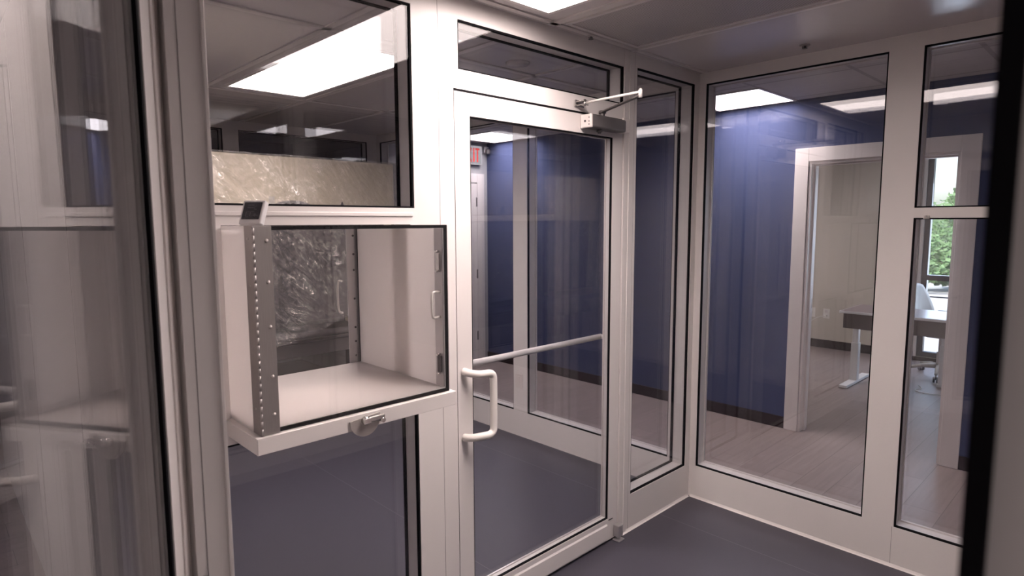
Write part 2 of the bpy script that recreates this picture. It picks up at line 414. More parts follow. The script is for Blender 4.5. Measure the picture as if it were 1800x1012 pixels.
# ------------------------------------------------------------------ wall towards the corridor (right)
B1 = (-.9066, -.0396, .188, 2.311); B2 = (-1.905, -1.038, 1.634, 2.311); B3 = (-1.905, -1.038, .188, 1.590)
B4 = (.145, 1.313, .188, 2.303); B5 = (1.456, 2.32, .188, 2.303); B6 = (2.45, 3.21, .188, 2.303)
wall_right = struct(grid_wall(MB(), 'X', 0, .1, -2.05, 3.36, 0, ZC, [B1, B2, B3, B4, B5, B6]).build('wall_right', 'white', origin=(0, 0, 0)))
s = MB(); s.box(-.0004, 0, -1.0325, -1.0313, 0, .188); s.build('joint', 'seam', wall_right)
s = MB(); s.prism([(0, 0), (-.012, 0), (-.004, .004), (0, .012)], 'Y', -1.95, -.012); s.build('cove', 'white', wall_right)
for h in (B1, B2, B3, B4, B5, B6): glazing('X', 0, .1, h, 'casing')
# ------------------------------------------------------------------ front wall of the anteroom and far wall of the chamber
F1 = (-2.30, -1.38, .19, 2.303); F2 = (-1.24, -.10, .19, 2.303)
struct(grid_wall(MB(), 'Y', -2.05, -1.95, -2.751, 0, 0, ZC, [F1, F2]).build('wall_front', 'white', origin=(0, 0, 0)))
for h in (F1, F2): glazing('Y', -2.05, -1.95, h)
G1 = (-2.55, -1.36, .19, 2.303); G2 = (-1.24, -.10, .19, 2.303)
struct(grid_wall(MB(), 'Y', 3.26, 3.36, -2.751, 0, 0, ZC, [G1, G2]).build('wall_chamber_back', 'white', origin=(0, 0, 0)))
for h in (G1, G2): glazing('Y', 3.26, 3.36, h)
# ------------------------------------------------------------------ left wall with the entry doorway
EY0, EY1 = -1.722, -.666
wl = grid_wall(MB(), 'X', -2.81, -2.751, -2.05, 3.36, 0, ZC, [(EY0, EY1, -1, 2.10)])
wall_left = struct(wl.build('wall_left', 'panel', origin=(0, 0, 0)))
s = MB(); s.box(-2.8104, -2.81, EY0-.0005, EY0-.0085, 0, 2.10)
s.box(-2.8104-.004, -2.81, EY0-.0085, EY0+.0, 0, 2.10); s.build('gasket', 'black', wall_left)
s = MB()
for yy in (.35, 1.35, 2.35): s.box(-2.8105, -2.81, yy, yy+.002, 0, ZC)
s.build('joint', 'seam', wall_left)
s = MB(); s.bbox(-2.757, -2.7505, EY1-.004, EY1, 0, 2.1, .0012); s.build('cover_strip', 'white', wall_left)

# entry door, standing open on the camera's left
PH = R(28.8); du = Vector((sin(PH), cos(PH), 0)); foot = Vector((-3.361, -1.634, 0))
hng = foot + du*1.127
door2 = sroot('door_2', hng)
# local frame: x along the leaf away from hinge, y = thickness (towards the left), z up
mt = Matrix(((-du.x, -du.y, 0, hng.x), (-du.y, du.x, 0, hng.y), (0, 0, 1, 0), (0, 0, 0, 1)))
Lw = 1.0
def leafbuild(mb, name, mat, parent):
    for v in mb.bm.verts: v.co = mt @ v.co
    return mb.build(name, mat, parent)
hole = (.075, Lw-.075, .125, 1.965)
m_ = grid_wall(MB(), 'Y', 0, .045, .0, Lw, .012, 2.05, [hole])
leafbuild(m_, 'door_frame', 'white', door2)
leafbuild(ring(MB(), 'Y', .002, .013, *hole, .010), 'gasket', 'black', door2)
leafbuild(MB().box(hole[0]+.006, hole[1]-.006, .005, .011, hole[2]+.006, hole[3]-.006), 'pane', 'entryglass', door2)
leafbuild(MB().box(hole[0]+.006, hole[1]-.006, .034, .040, hole[2]+.006, hole[3]-.006), 'pane', 'entryglass', door2)
b_ = MB(); b_.bbox(.003, .029, -.0035, 0, .014, 2.048, .001); b_.bbox(Lw-.029, Lw-.003, -.0035, 0, .014, 2.048, .001)
leafbuild(b_, 'edge_cover', 'casing', door2)
# round intermediate pivot by the hinge edge
k_ = MB(); k_.lathe([(.0, -.03), (.012, -.03), (.0145, -.026), (.0145, .03), (.012, .034), (0, .034)], (-.012, -.014, .93))
k_.tube([(-.012, -.014, .955), (.012, -.026, .962), (.055, -.030, .962)], .0105); k_.lathe([(0, 0), (.022, 0), (.022, .006), (.012, .010), (.010, .03), (0, .03)], (-.012, -.004, .93), 'Y')
leafbuild(k_, 'pivot', 'chrome', door2)
# jamb lining beside the hinge edge
s = MB(); s.bbox(-.056, -.003, -.003, .03, 0, 2.11, .001)
for v in s.bm.verts: v.co = mt @ v.co
s.build('hinge_post', 'casing', wall_left)
s = MB(); s.box(-2.7935, -2.7925, EY1-.0006, EY1, 0, 2.1); s.build('joint', 'seam', wall_left)
s = MB(); s.box(-2.826, -2.81, EY1+.04, EY1+.10, 0, 2.13)
s.build('door_jamb', 'white', wall_left)

# ------------------------------------------------------------------ glass door in the back wall
door1 = sroot('door_1', (DX0, .02, 0))
G = (-1.6254, -.764, .1226, 1.9646)
grid_wall(MB(), 'Y', 0.0, .045, DX0+.003, DX1-.006, .010, DZ-.009, [G]).build('door_frame', 'white', door1)
ring(MB(), 'Y', .002, .012, *G, .005).build('gasket', 'black', door1)
ring(MB(), 'Y', .036, .044, *G, .004).build('gasket', 'casing', door1)
one(G[0]+.005, G[1]-.005, .005, .010, G[2]+.005, G[3]-.005).build('pane', 'doorglass', door1)
one(G[0]+.005, G[1]-.005, .037, .042, G[2]+.005, G[3]-.005).build('pane', 'doorglass', door1)
s = MB(); s.prism([(-.001, .10), (-.006, .092), (-.006, .02), (-.001, .012)], 'X', DX0+.09, DX1-.09); s.build('kick_rail', 'white', door1)
s = MB(); ring(s, 'Y', .045, .050, DX0, DX1, .0, DZ, .012); s.box(DX0, DX1, .012, .03, .001, .009); s.build('door_seal', 'black', door1)
s = MB(); s.box(DX0, DX1, .0006, .02, DZ-.009, DZ); s.box(DX0, DX0+.0025, .003, .02, .01, DZ); s.build('head_gap', 'black', door1)
# offset pull
def arc(c, r, a0, a1, n, ex, ey):
    c, ex, ey = Vector(c), Vector(ex), Vector(ey)
    return [c + ex*(r*cos(a0+(a1-a0)*i/n)) + ey*(r*sin(a0+(a1-a0)*i/n)) for i in range(n+1)]
gx, gy, zt, zb = -1.573, -.062, 1.012, .772
ex = Vector((gx+1.668, gy+.004, 0)); 
pts = [Vector((-1.668, 0, zt+.008)), Vector((-1.664, -.022, zt+.006)), Vector((-1.652, -.040, zt+.003)), Vector((-1.632, -.053, zt)), Vector((-1.605, -.060, zt))]
pts += [Vector((gx-.022, gy, zt-.0)), Vector((gx-.010, gy, zt-.004)), Vector((gx-.003, gy, zt-.012)), Vector((gx, gy, zt-.026)), Vector((gx, gy, .9))]
low = [Vector((p.x, p.y, zt+zb-p.z)) for p in pts[:-1]]
pts += low[::-1]
def smoothpath(p, it=2):
    for _ in range(it):
        q = [p[0]]
        for i in range(len(p)-1): q += [p[i]*.75+p[i+1]*.25, p[i]*.25+p[i+1]*.75]
        p = q+[p[-1]]
    return p
h_ = MB(); h_.tube(smoothpath(pts), .0145, 18).build('pull_handle', 'pull', door1)
# push bar on the far face
s = MB(); s.cyl((-1.64, .108, 1.012), (-.70, .108, 1.012), .0135, seg=20)
for x in (-1.64, -.70): s.cyl((x, .108, 1.012), (x, .045, 1.012), .011)
s.build('push_bar', 'pull', door1)
# bottom pivot
s = MB(); s.bbox(-.722, -.684, -.036, -.002, .020, .080, .004); s.bbox(-.728, -.680, -.042, -.002, .0, .007, .002); s.cyl((-.703, -.020, .006), (-.703, -.020, .022), .009)
s.build('bottom_pivot', 'alu2', door1)
s = MB(); s.bbox(-.760, -.728, -.003, 0, .112, .117, .001); s.build('weep_clip', 'seam', door1)

# door closer
cl = thing('door_closer', 'silver-grey overhead door closer with folding arm above the glass door', 'door closer', (-.93, 0, 1.99))
s = MB(); s.bbox(-.995, -.745, -.062, -.002, 1.983, 2.038, .008, 3); s.build('body', 'closer', cl)  # shaded front put into the dark body colour; lit end cap is paler
s = MB(); s.bbox(-1.002, -.988, -.064, -.002, 1.981, 2.040, .006, 3); ec = s.build('end_cap', 'casing', cl)
s = MB(); s.cyl((-1.0025, -.030, 2.010), (-1.004, -.030, 2.010), .005)
for z_ in (1.995, 2.008, 2.024): s.cyl((-1.0025, -.052, z_), (-1.004, -.052, z_), .0025, seg=10)
s.build('valve_screw', 'darkgrey', ec)
s = MB(); s.cyl((-.885, -.032, 2.036), (-.885, -.032, 2.062), .011, seg=18); s.cyl((-.885, -.032, 2.055), (-.885, -.032, 2.066), .016, seg=18); s.build('spindle', 'closer', cl)
s = MB(); s.cyl((-.905, -.032, 1.984), (-.905, -.032, 1.972), .013); s.cyl((-.905, -.032, 1.972), (-.905, -.032, 1.966), .008); s.build('lower_spindle', 'closer', cl)
el = Vector((-1.03, -.33, 2.078))
def flatbar(a, b, w, t, mb):
    a, b = Vector(a), Vector(b); d = (b-a).normalized(); n = Vector((0, 0, 1)).cross(d).normalized()
    up = d.cross(n); L = (b-a).length
    mtx = Matrix(((d.x, n.x, up.x, a.x), (d.y, n.y, up.y, a.y), (d.z, n.z, up.z, a.z), (0, 0, 0, 1)))
    mb.bbox(0, L, -w/2, w/2, -t/2, t/2, min(w, t)*.35, 2, mtx)
s = MB(); flatbar((-.885, -.032, 2.062), el-Vector((0, 0, .008)), .018, .007, s); s.build('main_arm', 'closer', cl)
s = MB(); s.tube([el+Vector((0, 0, .006)), (-1.02, -.10, 2.084), (-1.013, -.045, 2.084)], .0052, 12); s.build('forearm', 'pull', cl)
s = MB(); s.cyl(el-Vector((0, 0, .016)), el+Vector((0, 0, .014)), .0075, seg=18); s.cyl(el+Vector((0, 0, .014)), el+Vector((0, 0, .018)), .0055, seg=18); s.build('elbow', 'pull', cl)
s = MB(); s.bbox(-1.045, -.985, -.012, 0, 2.070, 2.098, .003); s.bbox(-1.028, -.998, -.045, -.010, 2.074, 2.078, .001); s.bbox(-1.028, -.998, -.045, -.010, 2.090, 2.094, .001); s.cyl((-1.013, -.036, 2.070), (-1.013, -.036, 2.098), .006); s.build('shoe', 'chrome', cl)
s = MB(); s.bbox(-.745, -.712, -.040, -.002, 1.984, 2.036, .003); s.build('end_plug', 'casing', cl)
s = MB(); s.bbox(-.700, -.655, -.014, -.0025, 1.994, 2.060, .003); tag(s.build('jamb_stop', 'casing'), 'small pale block fixed to the door post beside the closer', 'bracket')

# ------------------------------------------------------------------ pass-through box
XL, XR, YF, YB, Z0, Z1 = -2.513, -1.897, -.198, .335, 1.032, 1.5715
pt = thing('pass_through_box', 'white pass-through box with clear hinged door set in the wall panel', 'pass-through box', ((XL+XR)/2, .05, Z0))
one(XL, XL+.010, YF, YB, Z0, Z1).build('side_panel', 'boxwhite', pt)
one(XR-.010, XR, YF, YB, Z0, Z1).build('side_panel', 'boxwhite', pt)
one(XL+.010, XR-.010, YF, YB, Z1-.010, Z1).build('top_panel', 'acrylic', pt)  # unseen top made clear so that light reaches the box interior
one(XL+.010, XR-.010, YF, YB, Z0, Z0+.012).build('bottom_panel', 'boxwhite', pt)
s = MB(); s.bbox(-2.530, -1.882, -.222, -.001, .987, 1.0315, .0012); s.box(-2.5303, -2.5297, -.2223, -.2215, .987, 1.0305)
s.build('shelf_ledge', 'white', pt)
s = MB(); s.box(-2.5296, -2.5288, -.2226, -.2218, .988, 1.030); s.build('ledge_joint', 'seam', pt)
# front door: gasket frame, clear sheet, hinge
fd = MB(); ring(fd, 'Y', YF-.006, YF, XL, XR, Z0, Z1, .010); fd = fd.build('door_gasket', 'black', pt)
dr = one(XL+.004, XR-.002, YF-.013, YF-.006, Z0+.003, Z1-.002).build('door_panel', 'acrylic', pt)
s = MB(); s.bbox(XL-.0015, XL+.047, YF-.0165, YF-.013, Z0+.001, Z1+.001, .0006); s.bbox(XL-.0025, XL, YF-.016, YF+.034, Z0+.001, Z1+.001, .0006)
hg = s.build('hinge_strip', 'alu', pt)
s = MB(); nk = 27
for i in range(nk):
    za = Z0+.002+(Z1-Z0-.004)*i/nk; zz = Z0+.002+(Z1-Z0-.004)*(i+.9)/nk
    s.cyl((XL+.001, YF-.0145, za), (XL+.001, YF-.0145, zz), .0034, seg=12)
s.build('hinge_knuckle', 'alu', hg)
for z_ in (1.085, 1.185, 1.315, 1.43, 1.535):
    s = MB(); s.lathe([(0, 0), (.0048, 0), (.0042, -.0018), (0, -.0026)], (XL+.034, YF-.0165, z_), 'Y', 16); s.build('screw', 'platemetal', hg)
for z_ in (1.10, 1.26, 1.42, 1.54):
    s = MB(); s.lathe([(0, 0), (.0042, 0), (.0036, -.0016), (0, -.002)], (XL-.0025, YF+.010, z_), 'X', 14); s.build('screw', 'alu', hg)
# metal keeper strip just inside the right edge with latch pieces and a pull
kp = MB(); kp.bbox(XR-.0135, XR-.010, YF+.004, YF+.046, Z0+.014, Z1-.012, .0006); kp = kp.build('keeper_strip', 'alu2', pt)
for z_ in (1.455, 1.12):
    s = MB(); s.bbox(XR-.022, XR-.0135, YF+.012, YF+.028, z_-.028, z_+.028, .002); s.build('latch_piece', 'chrome' if z_ > 1.3 else 'darkgrey', kp)
    for d_ in (-.032, .032):
        s = MB(); s.tube([(XR-.013, YF+.020, z_+d_), (XR-.030, YF+.018, z_+d_)], .003, 8); s.build('latch_pin', 'chrome', kp)
s = MB(); s.tube(smoothpath([Vector(p) for p in ((XR-.0135, YF+.02, 1.355), (XR-.040, YF+.02, 1.358), (XR-.046, YF+.018, 1.345), (XR-.046, YF+.018, 1.285), (XR-.040, YF+.02, 1.272), (XR-.0135, YF+.02, 1.275))]), .0042, 12)
s.build('pull', 'pull', kp)
# back door of the box
ring(MB(), 'Y', YB, YB+.006, XL, XR, Z0, Z1, .010).build('door_gasket', 'black', pt)
one(XL+.004, XR-.004, YB+.006, YB+.012, Z0+.003, Z1-.003).build('door_panel', 'acrylic', pt)
s = MB(); s.bbox(XR-.050, XR+.001, YB+.013, YB+.017, Z0, Z1, .0006); hb = s.build('hinge_strip', 'alu2', pt)
for z_ in (1.07, 1.125, 1.18, 1.29, 1.40, 1.46, 1.53):
    s = MB(); s.lathe([(0, 0), (.0045, 0), (.004, -.0018), (0, -.0024)], (XR-.026, YB+.0056, z_), 'Y', 12); s.build('screw', 'darkgrey', hb)
s = MB(); s.tube(smoothpath([Vector(p) for p in ((XR-.075, YB+.012, 1.36), (XR-.075, YB+.045, 1.36), (XR-.075, YB+.045, 1.24), (XR-.075, YB+.012, 1.24))]), .004, 12); s.build('pull', 'pull', pt)
# half round cam latch under the front edge
s = MB(); n_ = 20; out = [(-.0495*cos(pi*i/n_), -.052*sin(pi*i/n_)) for i in range(n_+1)]
out = [(-2.222+u, 1.0175+v) for u, v in out]; s.prism(out+[(-2.1725, 1.0275), (-2.2715, 1.0225)][:1], 'Y', -.2285, -.2235, .0008); lt = s.build('latch_plate', 'platemetal', pt)
s = MB(); s.lathe([(0, 0), (.0125, 0), (.0125, -.010), (.010, -.014), (0, -.014)], (-2.2235, -.2285, 1.0135), 'Y', 24)
s.bbox(-2.2205, -2.165, -.2435, -.2365, 1.008, 1.023, .003); s.cyl((-2.172, -.228, 1.006), (-2.172, -.246, 1.006), .007); s.build('latch_lever', 'chrome', lt)
s = MB(); s.bbox(-2.236, -2.212, -.246, -.2425, 1.005, 1.022, .002); s.build('latch_knob', 'chrome', lt)

# thermo-hygrometer standing on the box
T = thing('digital_thermometer', 'small white digital thermometer with dark display tilted on the box corner', 'thermometer', (-2.494, -.160, Z1))
tm = Matrix.Translation((-2.494, -.160, Z1+.001)) @ Matrix.Rotation(R(-58), 4, 'Z') @ Matrix.Rotation(R(-24), 4, 'X') @ Matrix.Scale(1.12, 4)
s = MB(); s.bbox(-.029, .029, -.010, .006, .0, .060, .0035, 3, tm); s.build('case', 'case', T)
s = MB(); s.bbox(-.0235, .0235, -.0112, -.0098, .0115, .0545, .0006, 1, tm); sc_ = s.build('display', 'lcd', T)
s = MB()
for (x0, x1, z0, z1) in ((-.012, .004, .046, .047), (-.012, .004, .040, .041), (.006, .012, .036, .044), (-.013, -.004, .018, .030), (-.002, .007, .018, .030), (.009, .013, .019, .024)):
    for a in (0, 1): s.box(x0, x1, -.0115, -.0111, z0+(z1-z0)*a-.0006, z0+(z1-z0)*a+.0006, tm)
    s.box(x0-.0006, x0+.0006, -.0115, -.0111, z0, z1, tm)
s.build('display_digits', 'lcdmark', sc_)
s = MB(); s.bbox(-.010, .010, .018, .022, .0, .050, .001, 1, Matrix.Translation((-2.494, -.160, Z1+.001)) @ Matrix.Rotation(R(-58), 4, 'Z') @ Matrix.Rotation(R(8), 4, 'X')); s.build('kickstand', 'darkgrey', T)

# ------------------------------------------------------------------ ceiling fittings
def panel_light(x0, x1, y0, y1, zc, mat, label, name='ceiling_light', group=None, lip=.018):
    t = thing(name, label, 'ceiling light', ((x0+x1)/2, (y0+y1)/2, zc), group)
    s = MB()
    for a in ((x0-lip, x1+lip, y0-lip, y0), (x0-lip, x1+lip, y1, y1+lip), (x0-lip, x0, y0, y1), (x1, x1+lip, y0, y1)): s.box(*a, zc-.009, zc)
    s.build('frame', 'ceiltrim', t)
    one(x0, x1, y0, y1, zc-.004, zc-.001).build('diffuser', mat, t); return t
panel_light(-1.79, -1.335, -1.30, -.122, ZC, 'l_ante', 'bright rectangular ceiling light directly above the near room')
panel_light(-1.755, -1.305, .79, 1.99, ZC, 'l_cham', 'bright rectangular ceiling light seen through the upper window')
def filter_panel(x0, x1, y0, y1, label):
    t = thing('filter_panel', label, 'air filter panel', ((x0+x1)/2, (y0+y1)/2, ZC))
    s = MB(); lip = .016
    for a in ((x0-lip, x1+lip, y0-lip, y0), (x0-lip, x1+lip, y1, y1+lip), (x0-lip, x0, y0, y1), (x1, x1+lip, y0, y1)): s.box(*a, ZC-.008, ZC)
    s.build('frame', 'ceiltrim', t); one(x0, x1, y0, y1, ZC-.0035, ZC-.001).build('perforated_sheet', 'perf', t)
filter_panel(-1.165, -.705, -1.30, -.090, 'grey perforated ceiling panel between the bright light and the corner')
trimw = MB()
for a in ((-1.235, -1.195, -1.95, -.02), (-.66, -.64, -1.95, -.02), (-1.86, -1.835, -1.95, -.02), (-2.71, -.02, -.055, -.03)): trimw.box(*a, ZC-.006, ZC)
for a in ((-1.86, -1.83, .1, 3.26), (-1.235, -1.20, .1, 3.26), (-2.71, -.0, .62, .655), (-2.71, 0, 2.10, 2.13), (-.64, -.61, .1, 3.26)): trimw.box(*a, ZC-.006, ZC)
struct(trimw.build('trim_1', 'ceiltrim'))
def sprinkler(x, y, z, label, r=.016):
    t = thing('sprinkler_head', label, 'sprinkler', (x, y, z))
    s = MB(); s.lathe([(0, 0), (r*1.5, 0), (r*1.5, -.002), (r*.6, -.004), (0, -.004)], (x, y, z)); s.build('escutcheon', 'ceiltrim', t)
    s = MB(); s.cyl((x, y, z-.003), (x, y, z-.014), .004, seg=10); s.cyl((x, y, z-.014), (x, y, z-.0155), .011, seg=16)
    for a in (0, pi/2): s.tube([(x+.010*cos(a), y+.010*sin(a), z-.003), (x+.010*cos(a), y+.010*sin(a), z-.014)], .0015, 6)
    s.build('deflector', 'closer', t)
sprinkler(-.987, -.045, ZC-.006, 'tiny sprinkler nozzle on the ceiling trim above the door closer', .010)
sprinkler(-.150, -.605, ZC, 'small metal sprinkler head in the ceiling near the corridor glass', .015)
s = MB(); s.lathe([(0, 0), (.060, 0), (.060, -.006), (.052, -.014), (0, -.016)], (-.885, .503, ZC)); tag(s.build('smoke_detector', 'ceil'), 'round flat ceiling detector seen through the transom pane', 'smoke detector')
for i, (x0, y0, lab) in enumerate(((.955, .115, 'square bright ceiling light in the corridor above the office doorway'),
                      (.965, 2.76, 'square bright ceiling light at the far end of the corridor by the exit sign'))):
    panel_light(x0, x0+.57, y0, y0+.57, ZC2, 'l_corr', lab, group=None)
for (x0, y0, lab) in ((-.69, -4.15, 'square ceiling light behind the camera mirrored in the upper window'),
                      (.965, -3.2, 'square ceiling light far down the corridor to the right'),
                      
                      (-4.9, .9, 'added unseen ceiling light outside the left panel wall'), (-4.0, -3.4, 'added unseen ceiling light behind the camera to the left')):  # these two are added out of view as fill for the entry side
    panel_light(x0, x0+.57, y0, y0+.57, ZC2, 'l_corr', lab)

panel_light(.12, .67, -1.075, -.925, ZC2, 'l_cool', 'slim cool-white ceiling light at the top of the right-hand glass')
panel_light(3.0, 3.57, .75, 1.32, ZC2, 'l_corr', 'added unseen ceiling light that brightens the office')  # lamp added out of view to lift the dim office
# switch plate on the mullion
t = thing('switch_plate', 'pale rocker switch plate on the mullion seen through the glass door', 'light switch', (-.003, 1.393, .366))
s = MB(); s.bbox(-.006, 0, 1.357, 1.430, .366, .472, .002); s.build('plate', 'casing', t)
s = MB(); s.bbox(-.0085, -.006, 1.377, 1.410, .386, .452, .001); s.build('rocker', 'casing', t)
t = thing('sash_catch', 'small pale catch on the middle rail of the right-hand glass panel', 'catch', (0, -1.087, 1.585))
s = MB(); s.bbox(-.012, -.0, -1.098, -1.076, 1.586, 1.600, .002); s.build('base', 'casing', t)
s = MB(); s.cyl((-.010, -1.087, 1.596), (-.022, -1.087, 1.592), .005); s.build('knob', 'casing', t)

# ------------------------------------------------------------------ corridor and office
BX = 1.57
D3 = (-.905, -.002, -1, 2.003)
struct(grid_wall(MB(), 'X', BX, BX+.13, -6, 3.5, 0, ZC2, [D3]).build('wall_corridor', 'blue', origin=(0, 0, 0)))
one(BX-.012, BX, .097, 3.5, 0, .088).build('baseboard_corridor', 'base'); struct(bpy.data.objects['baseboard_corridor'])
struct(one(BX-.012, BX, -6, -1.006, 0, .088).build('baseboard_corridor', 'base'))
d3 = sroot('door_3', (BX, -.45, 0))
s = MB()
s.bbox(BX-.018, BX, .0, .096, 0, 2.10, .003); s.bbox(BX-.018, BX, -1.005, -.905, 0, 2.10, .003); s.bbox(BX-.018, BX, -.905, 0, 2.003, 2.10, .003)
s.build('casing', 'casing', d3)
s = MB(); s.box(BX-.004, BX+.134, -.018, -.002, 0, 2.003); s.box(BX-.004, BX+.134, -.905, -.889, 0, 2.003); s.box(BX-.004, BX+.134, -.889, -.018, 1.987, 2.003)
s.box(BX+.05, BX+.085, -.030, -.018, 0, 1.987); s.box(BX+.05, BX+.085, -.889, -.877, 0, 1.987); s.box(BX+.05, BX+.085, -.877, -.030, 1.975, 1.987)
s.build('jamb', 'casing', d3)
one(BX+.135, BX+.135+.84, -.932, -.889, .012, 1.985).build('door_leaf', 'casing', d3)
for z_ in (1.80, .99, .25):
    s = MB(); s.bbox(BX+.100, BX+.134, -.889, -.885, z_-.05, z_+.05, .001); s.cyl((BX+.137, -.884, z_-.05), (BX+.137, -.884, z_+.05), .006, seg=12)
    s.build('hinge', 'hinge', d3)
# strike plate
s = MB(); s.bbox(BX+.09, BX+.12, -.021, -.018, .93, 1.0, .001); s.build('strike_plate', 'hinge', d3)
# end wall of the corridor with door, exit sign and lamp head
struct(one(.0, BX+.13, 3.5, 3.6, 0, ZC2).build('wall_corridor_end', 'greyroom'))
struct(one(.0, .1, 3.6, 5.1, 0, ZC2).build('wall_side_back', 'greyroom'))
d4 = sroot('door_4', (.9, 3.5, 0))
s = MB(); s.bbox(1.41, 1.51, 3.482, 3.5, 0, 2.11, .003); s.bbox(.40, .50, 3.482, 3.5, 0, 2.11, .003); s.bbox(.50, 1.41, 3.482, 3.5, 2.01, 2.11, .003); s.build('casing', 'casing', d4)
one(.50, 1.41, 3.490, 3.5, .01, 2.01).build('door_leaf', 'casing', d4)
for z_ in (1.8, 1.0, .3): one(1.395, 1.41, 3.482, 3.490, z_-.05, z_+.05).build('hinge', 'darkgrey', d4)
ex_ = thing('exit_sign', 'white exit sign with red letters above the far corridor door', 'exit sign', (1.33, 3.48, 2.20))
s = MB(); s.bbox(1.172, 1.488, 3.452, 3.482, 2.205, 2.408, .004); s.build('housing', 'case', ex_)
s = MB(); s.box(1.180, 1.480, 3.4505, 3.452, 2.212, 2.401); fc = s.build('face', 'exitface', ex_)
s = MB(); yf0, yf1 = 3.4485, 3.4505; z0, z1 = 2.232, 2.382; w = .018
def lb(x0, x1, za, zb): s.box(x0, x1, yf0, yf1, za, zb)
def lx(xa, xb, za, zb, w):
    s.prism([(xa-w/2, za), (xa+w/2, za), (xb+w/2, zb), (xb-w/2, zb)], 'Y', yf0, yf1)
# E X I T
lb(1.195, 1.195+w, z0, z1); lb(1.213, 1.252, z1-.02, z1); lb(1.213, 1.246, (z0+z1)/2-.01, (z0+z1)/2+.01); lb(1.213, 1.252, z0, z0+.02)
lx(1.275, 1.330, z0, z1, .021); lx(1.330, 1.275, z0, z1, .021)
lb(1.358, 1.358+w, z0, z1); lb(1.390, 1.448, z1-.02, z1); lb(1.410, 1.410+w, z0, z1-.02)
s.build('letters', 'red', ex_)
ex_.location.x -= .032
em = thing('emergency_lamp', 'small grey emergency lamp head beside the exit sign', 'emergency light', (1.53, 3.45, 2.33))
s = MB(); s.bbox(1.500, 1.565, 3.46, 3.5, 2.34, 2.41, .006); s.build('bracket', 'alu2', em)
s = MB(); s.bbox(1.512, 1.556, 3.42, 3.462, 2.325, 2.385, .012, 3); s.build('lamp_head', 'closer', em)

# office shell
OX = 4.97
WY0, WY1 = -1.75, .02
struct(grid_wall(MB(), 'X', OX, OX+.15, -2.2, 2.2, -.1, ZC2, [(WY0, WY1+.03, .045, 2.40)]).build('wall_office_back', 'cream', origin=(0, 0, 0)))
struct(one(BX+.13, OX, 2.2, 2.3, 0, ZC2).build('wall_office_left', 'cream'))
struct(one(BX+.13, OX, -2.3, -2.2, 0, ZC2).build('wall_office_right', 'cream'))
struct(one(BX+.13, BX+.135, .0, 2.2, 0, ZC2).build('wall_office_front', 'cream'))
struct(one(OX-.012, OX, .05, 2.2, 0, .10).build('baseboard_office', 'base'))
struct(one(OX-.012, OX, WY0, .05, 0, .045).build('baseboard_office', 'base'))
ow = sroot('window_20', (OX+.05, -.85, .05))
s = MB(); ring(s, 'X', OX+.02, OX+.09, WY0, WY1, .046, 2.40, .055)
s.box(OX+.02, OX+.09, WY0+.055, WY1-.055, .915, .972); s.box(OX+.035, OX+.06, WY0+.055, WY1-.055, .722, .737)
s.box(OX+.02, OX+.09, -.90, -.85, .10, 2.345)
s.build('window_frame', 'dframe', ow)
one(OX+.05, OX+.056, WY0+.055, WY1-.055, .10, 2.345).build('pane', 'glass', ow)
s = MB(); s.box(OX-.004, OX+.15, WY1, WY1+.03, .045, 2.40); s.build('window_return', 'casing', ow)
s = MB(); s.cyl((OX+.015, -.40, 1.0), (OX+.015, -.40, .0+.12), .001); s.bm.free()
# outlets
def outlet(y, z, label, kind):
    t = thing('wall_outlet', label, 'outlet', (OX, y, z-.06))
    s = MB(); s.bbox(OX-.006, OX, y-.038, y+.038, z-.06, z+.06, .002); s.build('cover_plate', 'outlet', t)
    if kind == 'duplex':
        for d_ in (-.026, .026):
            s = MB(); s.bbox(OX-.009, OX-.006, y-.017, y+.017, z+d_-.016, z+d_+.016, .003); s.build('socket', 'casing', t)
    else:
        s = MB(); s.lathe([(0, 0), (.008, 0), (.006, -.006), (0, -.006)], (OX-.006, y, z), 'X', 14); s.build('jack', 'alu2', t)
outlet(1.165, .435, 'white wall plate with a single round jack, left of the power outlet', 'jack')
outlet(.995, .432, 'white power outlet with a cord plugged in, right of the jack plate', 'duplex')
pg = thing('power_cord', 'white power cord plugged into the office wall outlet', 'cord', (OX-.01, .995, .42))
s = MB(); s.bbox(OX-.050, OX-.0092, .980, 1.012, .392, .420, .004); s.build('plug', 'outlet', pg)
s = MB(); s.tube(smoothpath([Vector(p) for p in ((OX-.045, .998, .405), (OX-.12, 1.06, .40), (OX-.20, 1.16, .30), (OX-.25, 1.28, .15), (OX-.25, 1.4, .02), (OX-.4, 1.6, .006))]), .0045, 10); s.build('cable', 'outlet', pg)

# desks
def desk(loc, rz, L, D, label, skirt=True, legs=(0, 1), cx=None):
    t = thing('standing_desk', label, 'desk', loc, rz=rz)
    # local: x = depth (0..D), y = along (0..-L)
    s = MB(); s.bbox(0, D, -L, 0, .716, .738, .004); top = s.build('tabletop', 'deskwhite', t, local=True)
    s = MB(); s.box(.012, D-.012, -L+.012, -.012, .738, .7395); s.build('work_surface', 'desktop', top, local=True)
    if skirt: s = MB(); s.bbox(.03, .045, -L+.03, -.03, .575, .716, .002); s.build('modesty_panel', 'skirt', t, local=True)
    cx = D/2 if cx is None else cx
    for k in legs:
        y = -.055 if k == 0 else -L+.055
        s = MB(); s.bbox(cx-.035, cx+.035, y-.045, y+.02, .03, .40, .004); s.bbox(cx-.028, cx+.028, y-.038, y+.013, .40, .716, .003)
        lg = s.build('leg', 'deskwhite', t, local=True)
        s = MB(); s.bbox(.0, min(D+.05, cx*2+.05), y-.045, y+.025, .004, .030, .004); s.build('foot', 'deskwhite', lg, local=True)
    s = MB(); s.bbox(cx-.03, cx+.03, -L+.10, -.10, .67, .70, .003); s.build('crossbar', 'deskwhite', t, local=True)
    return t
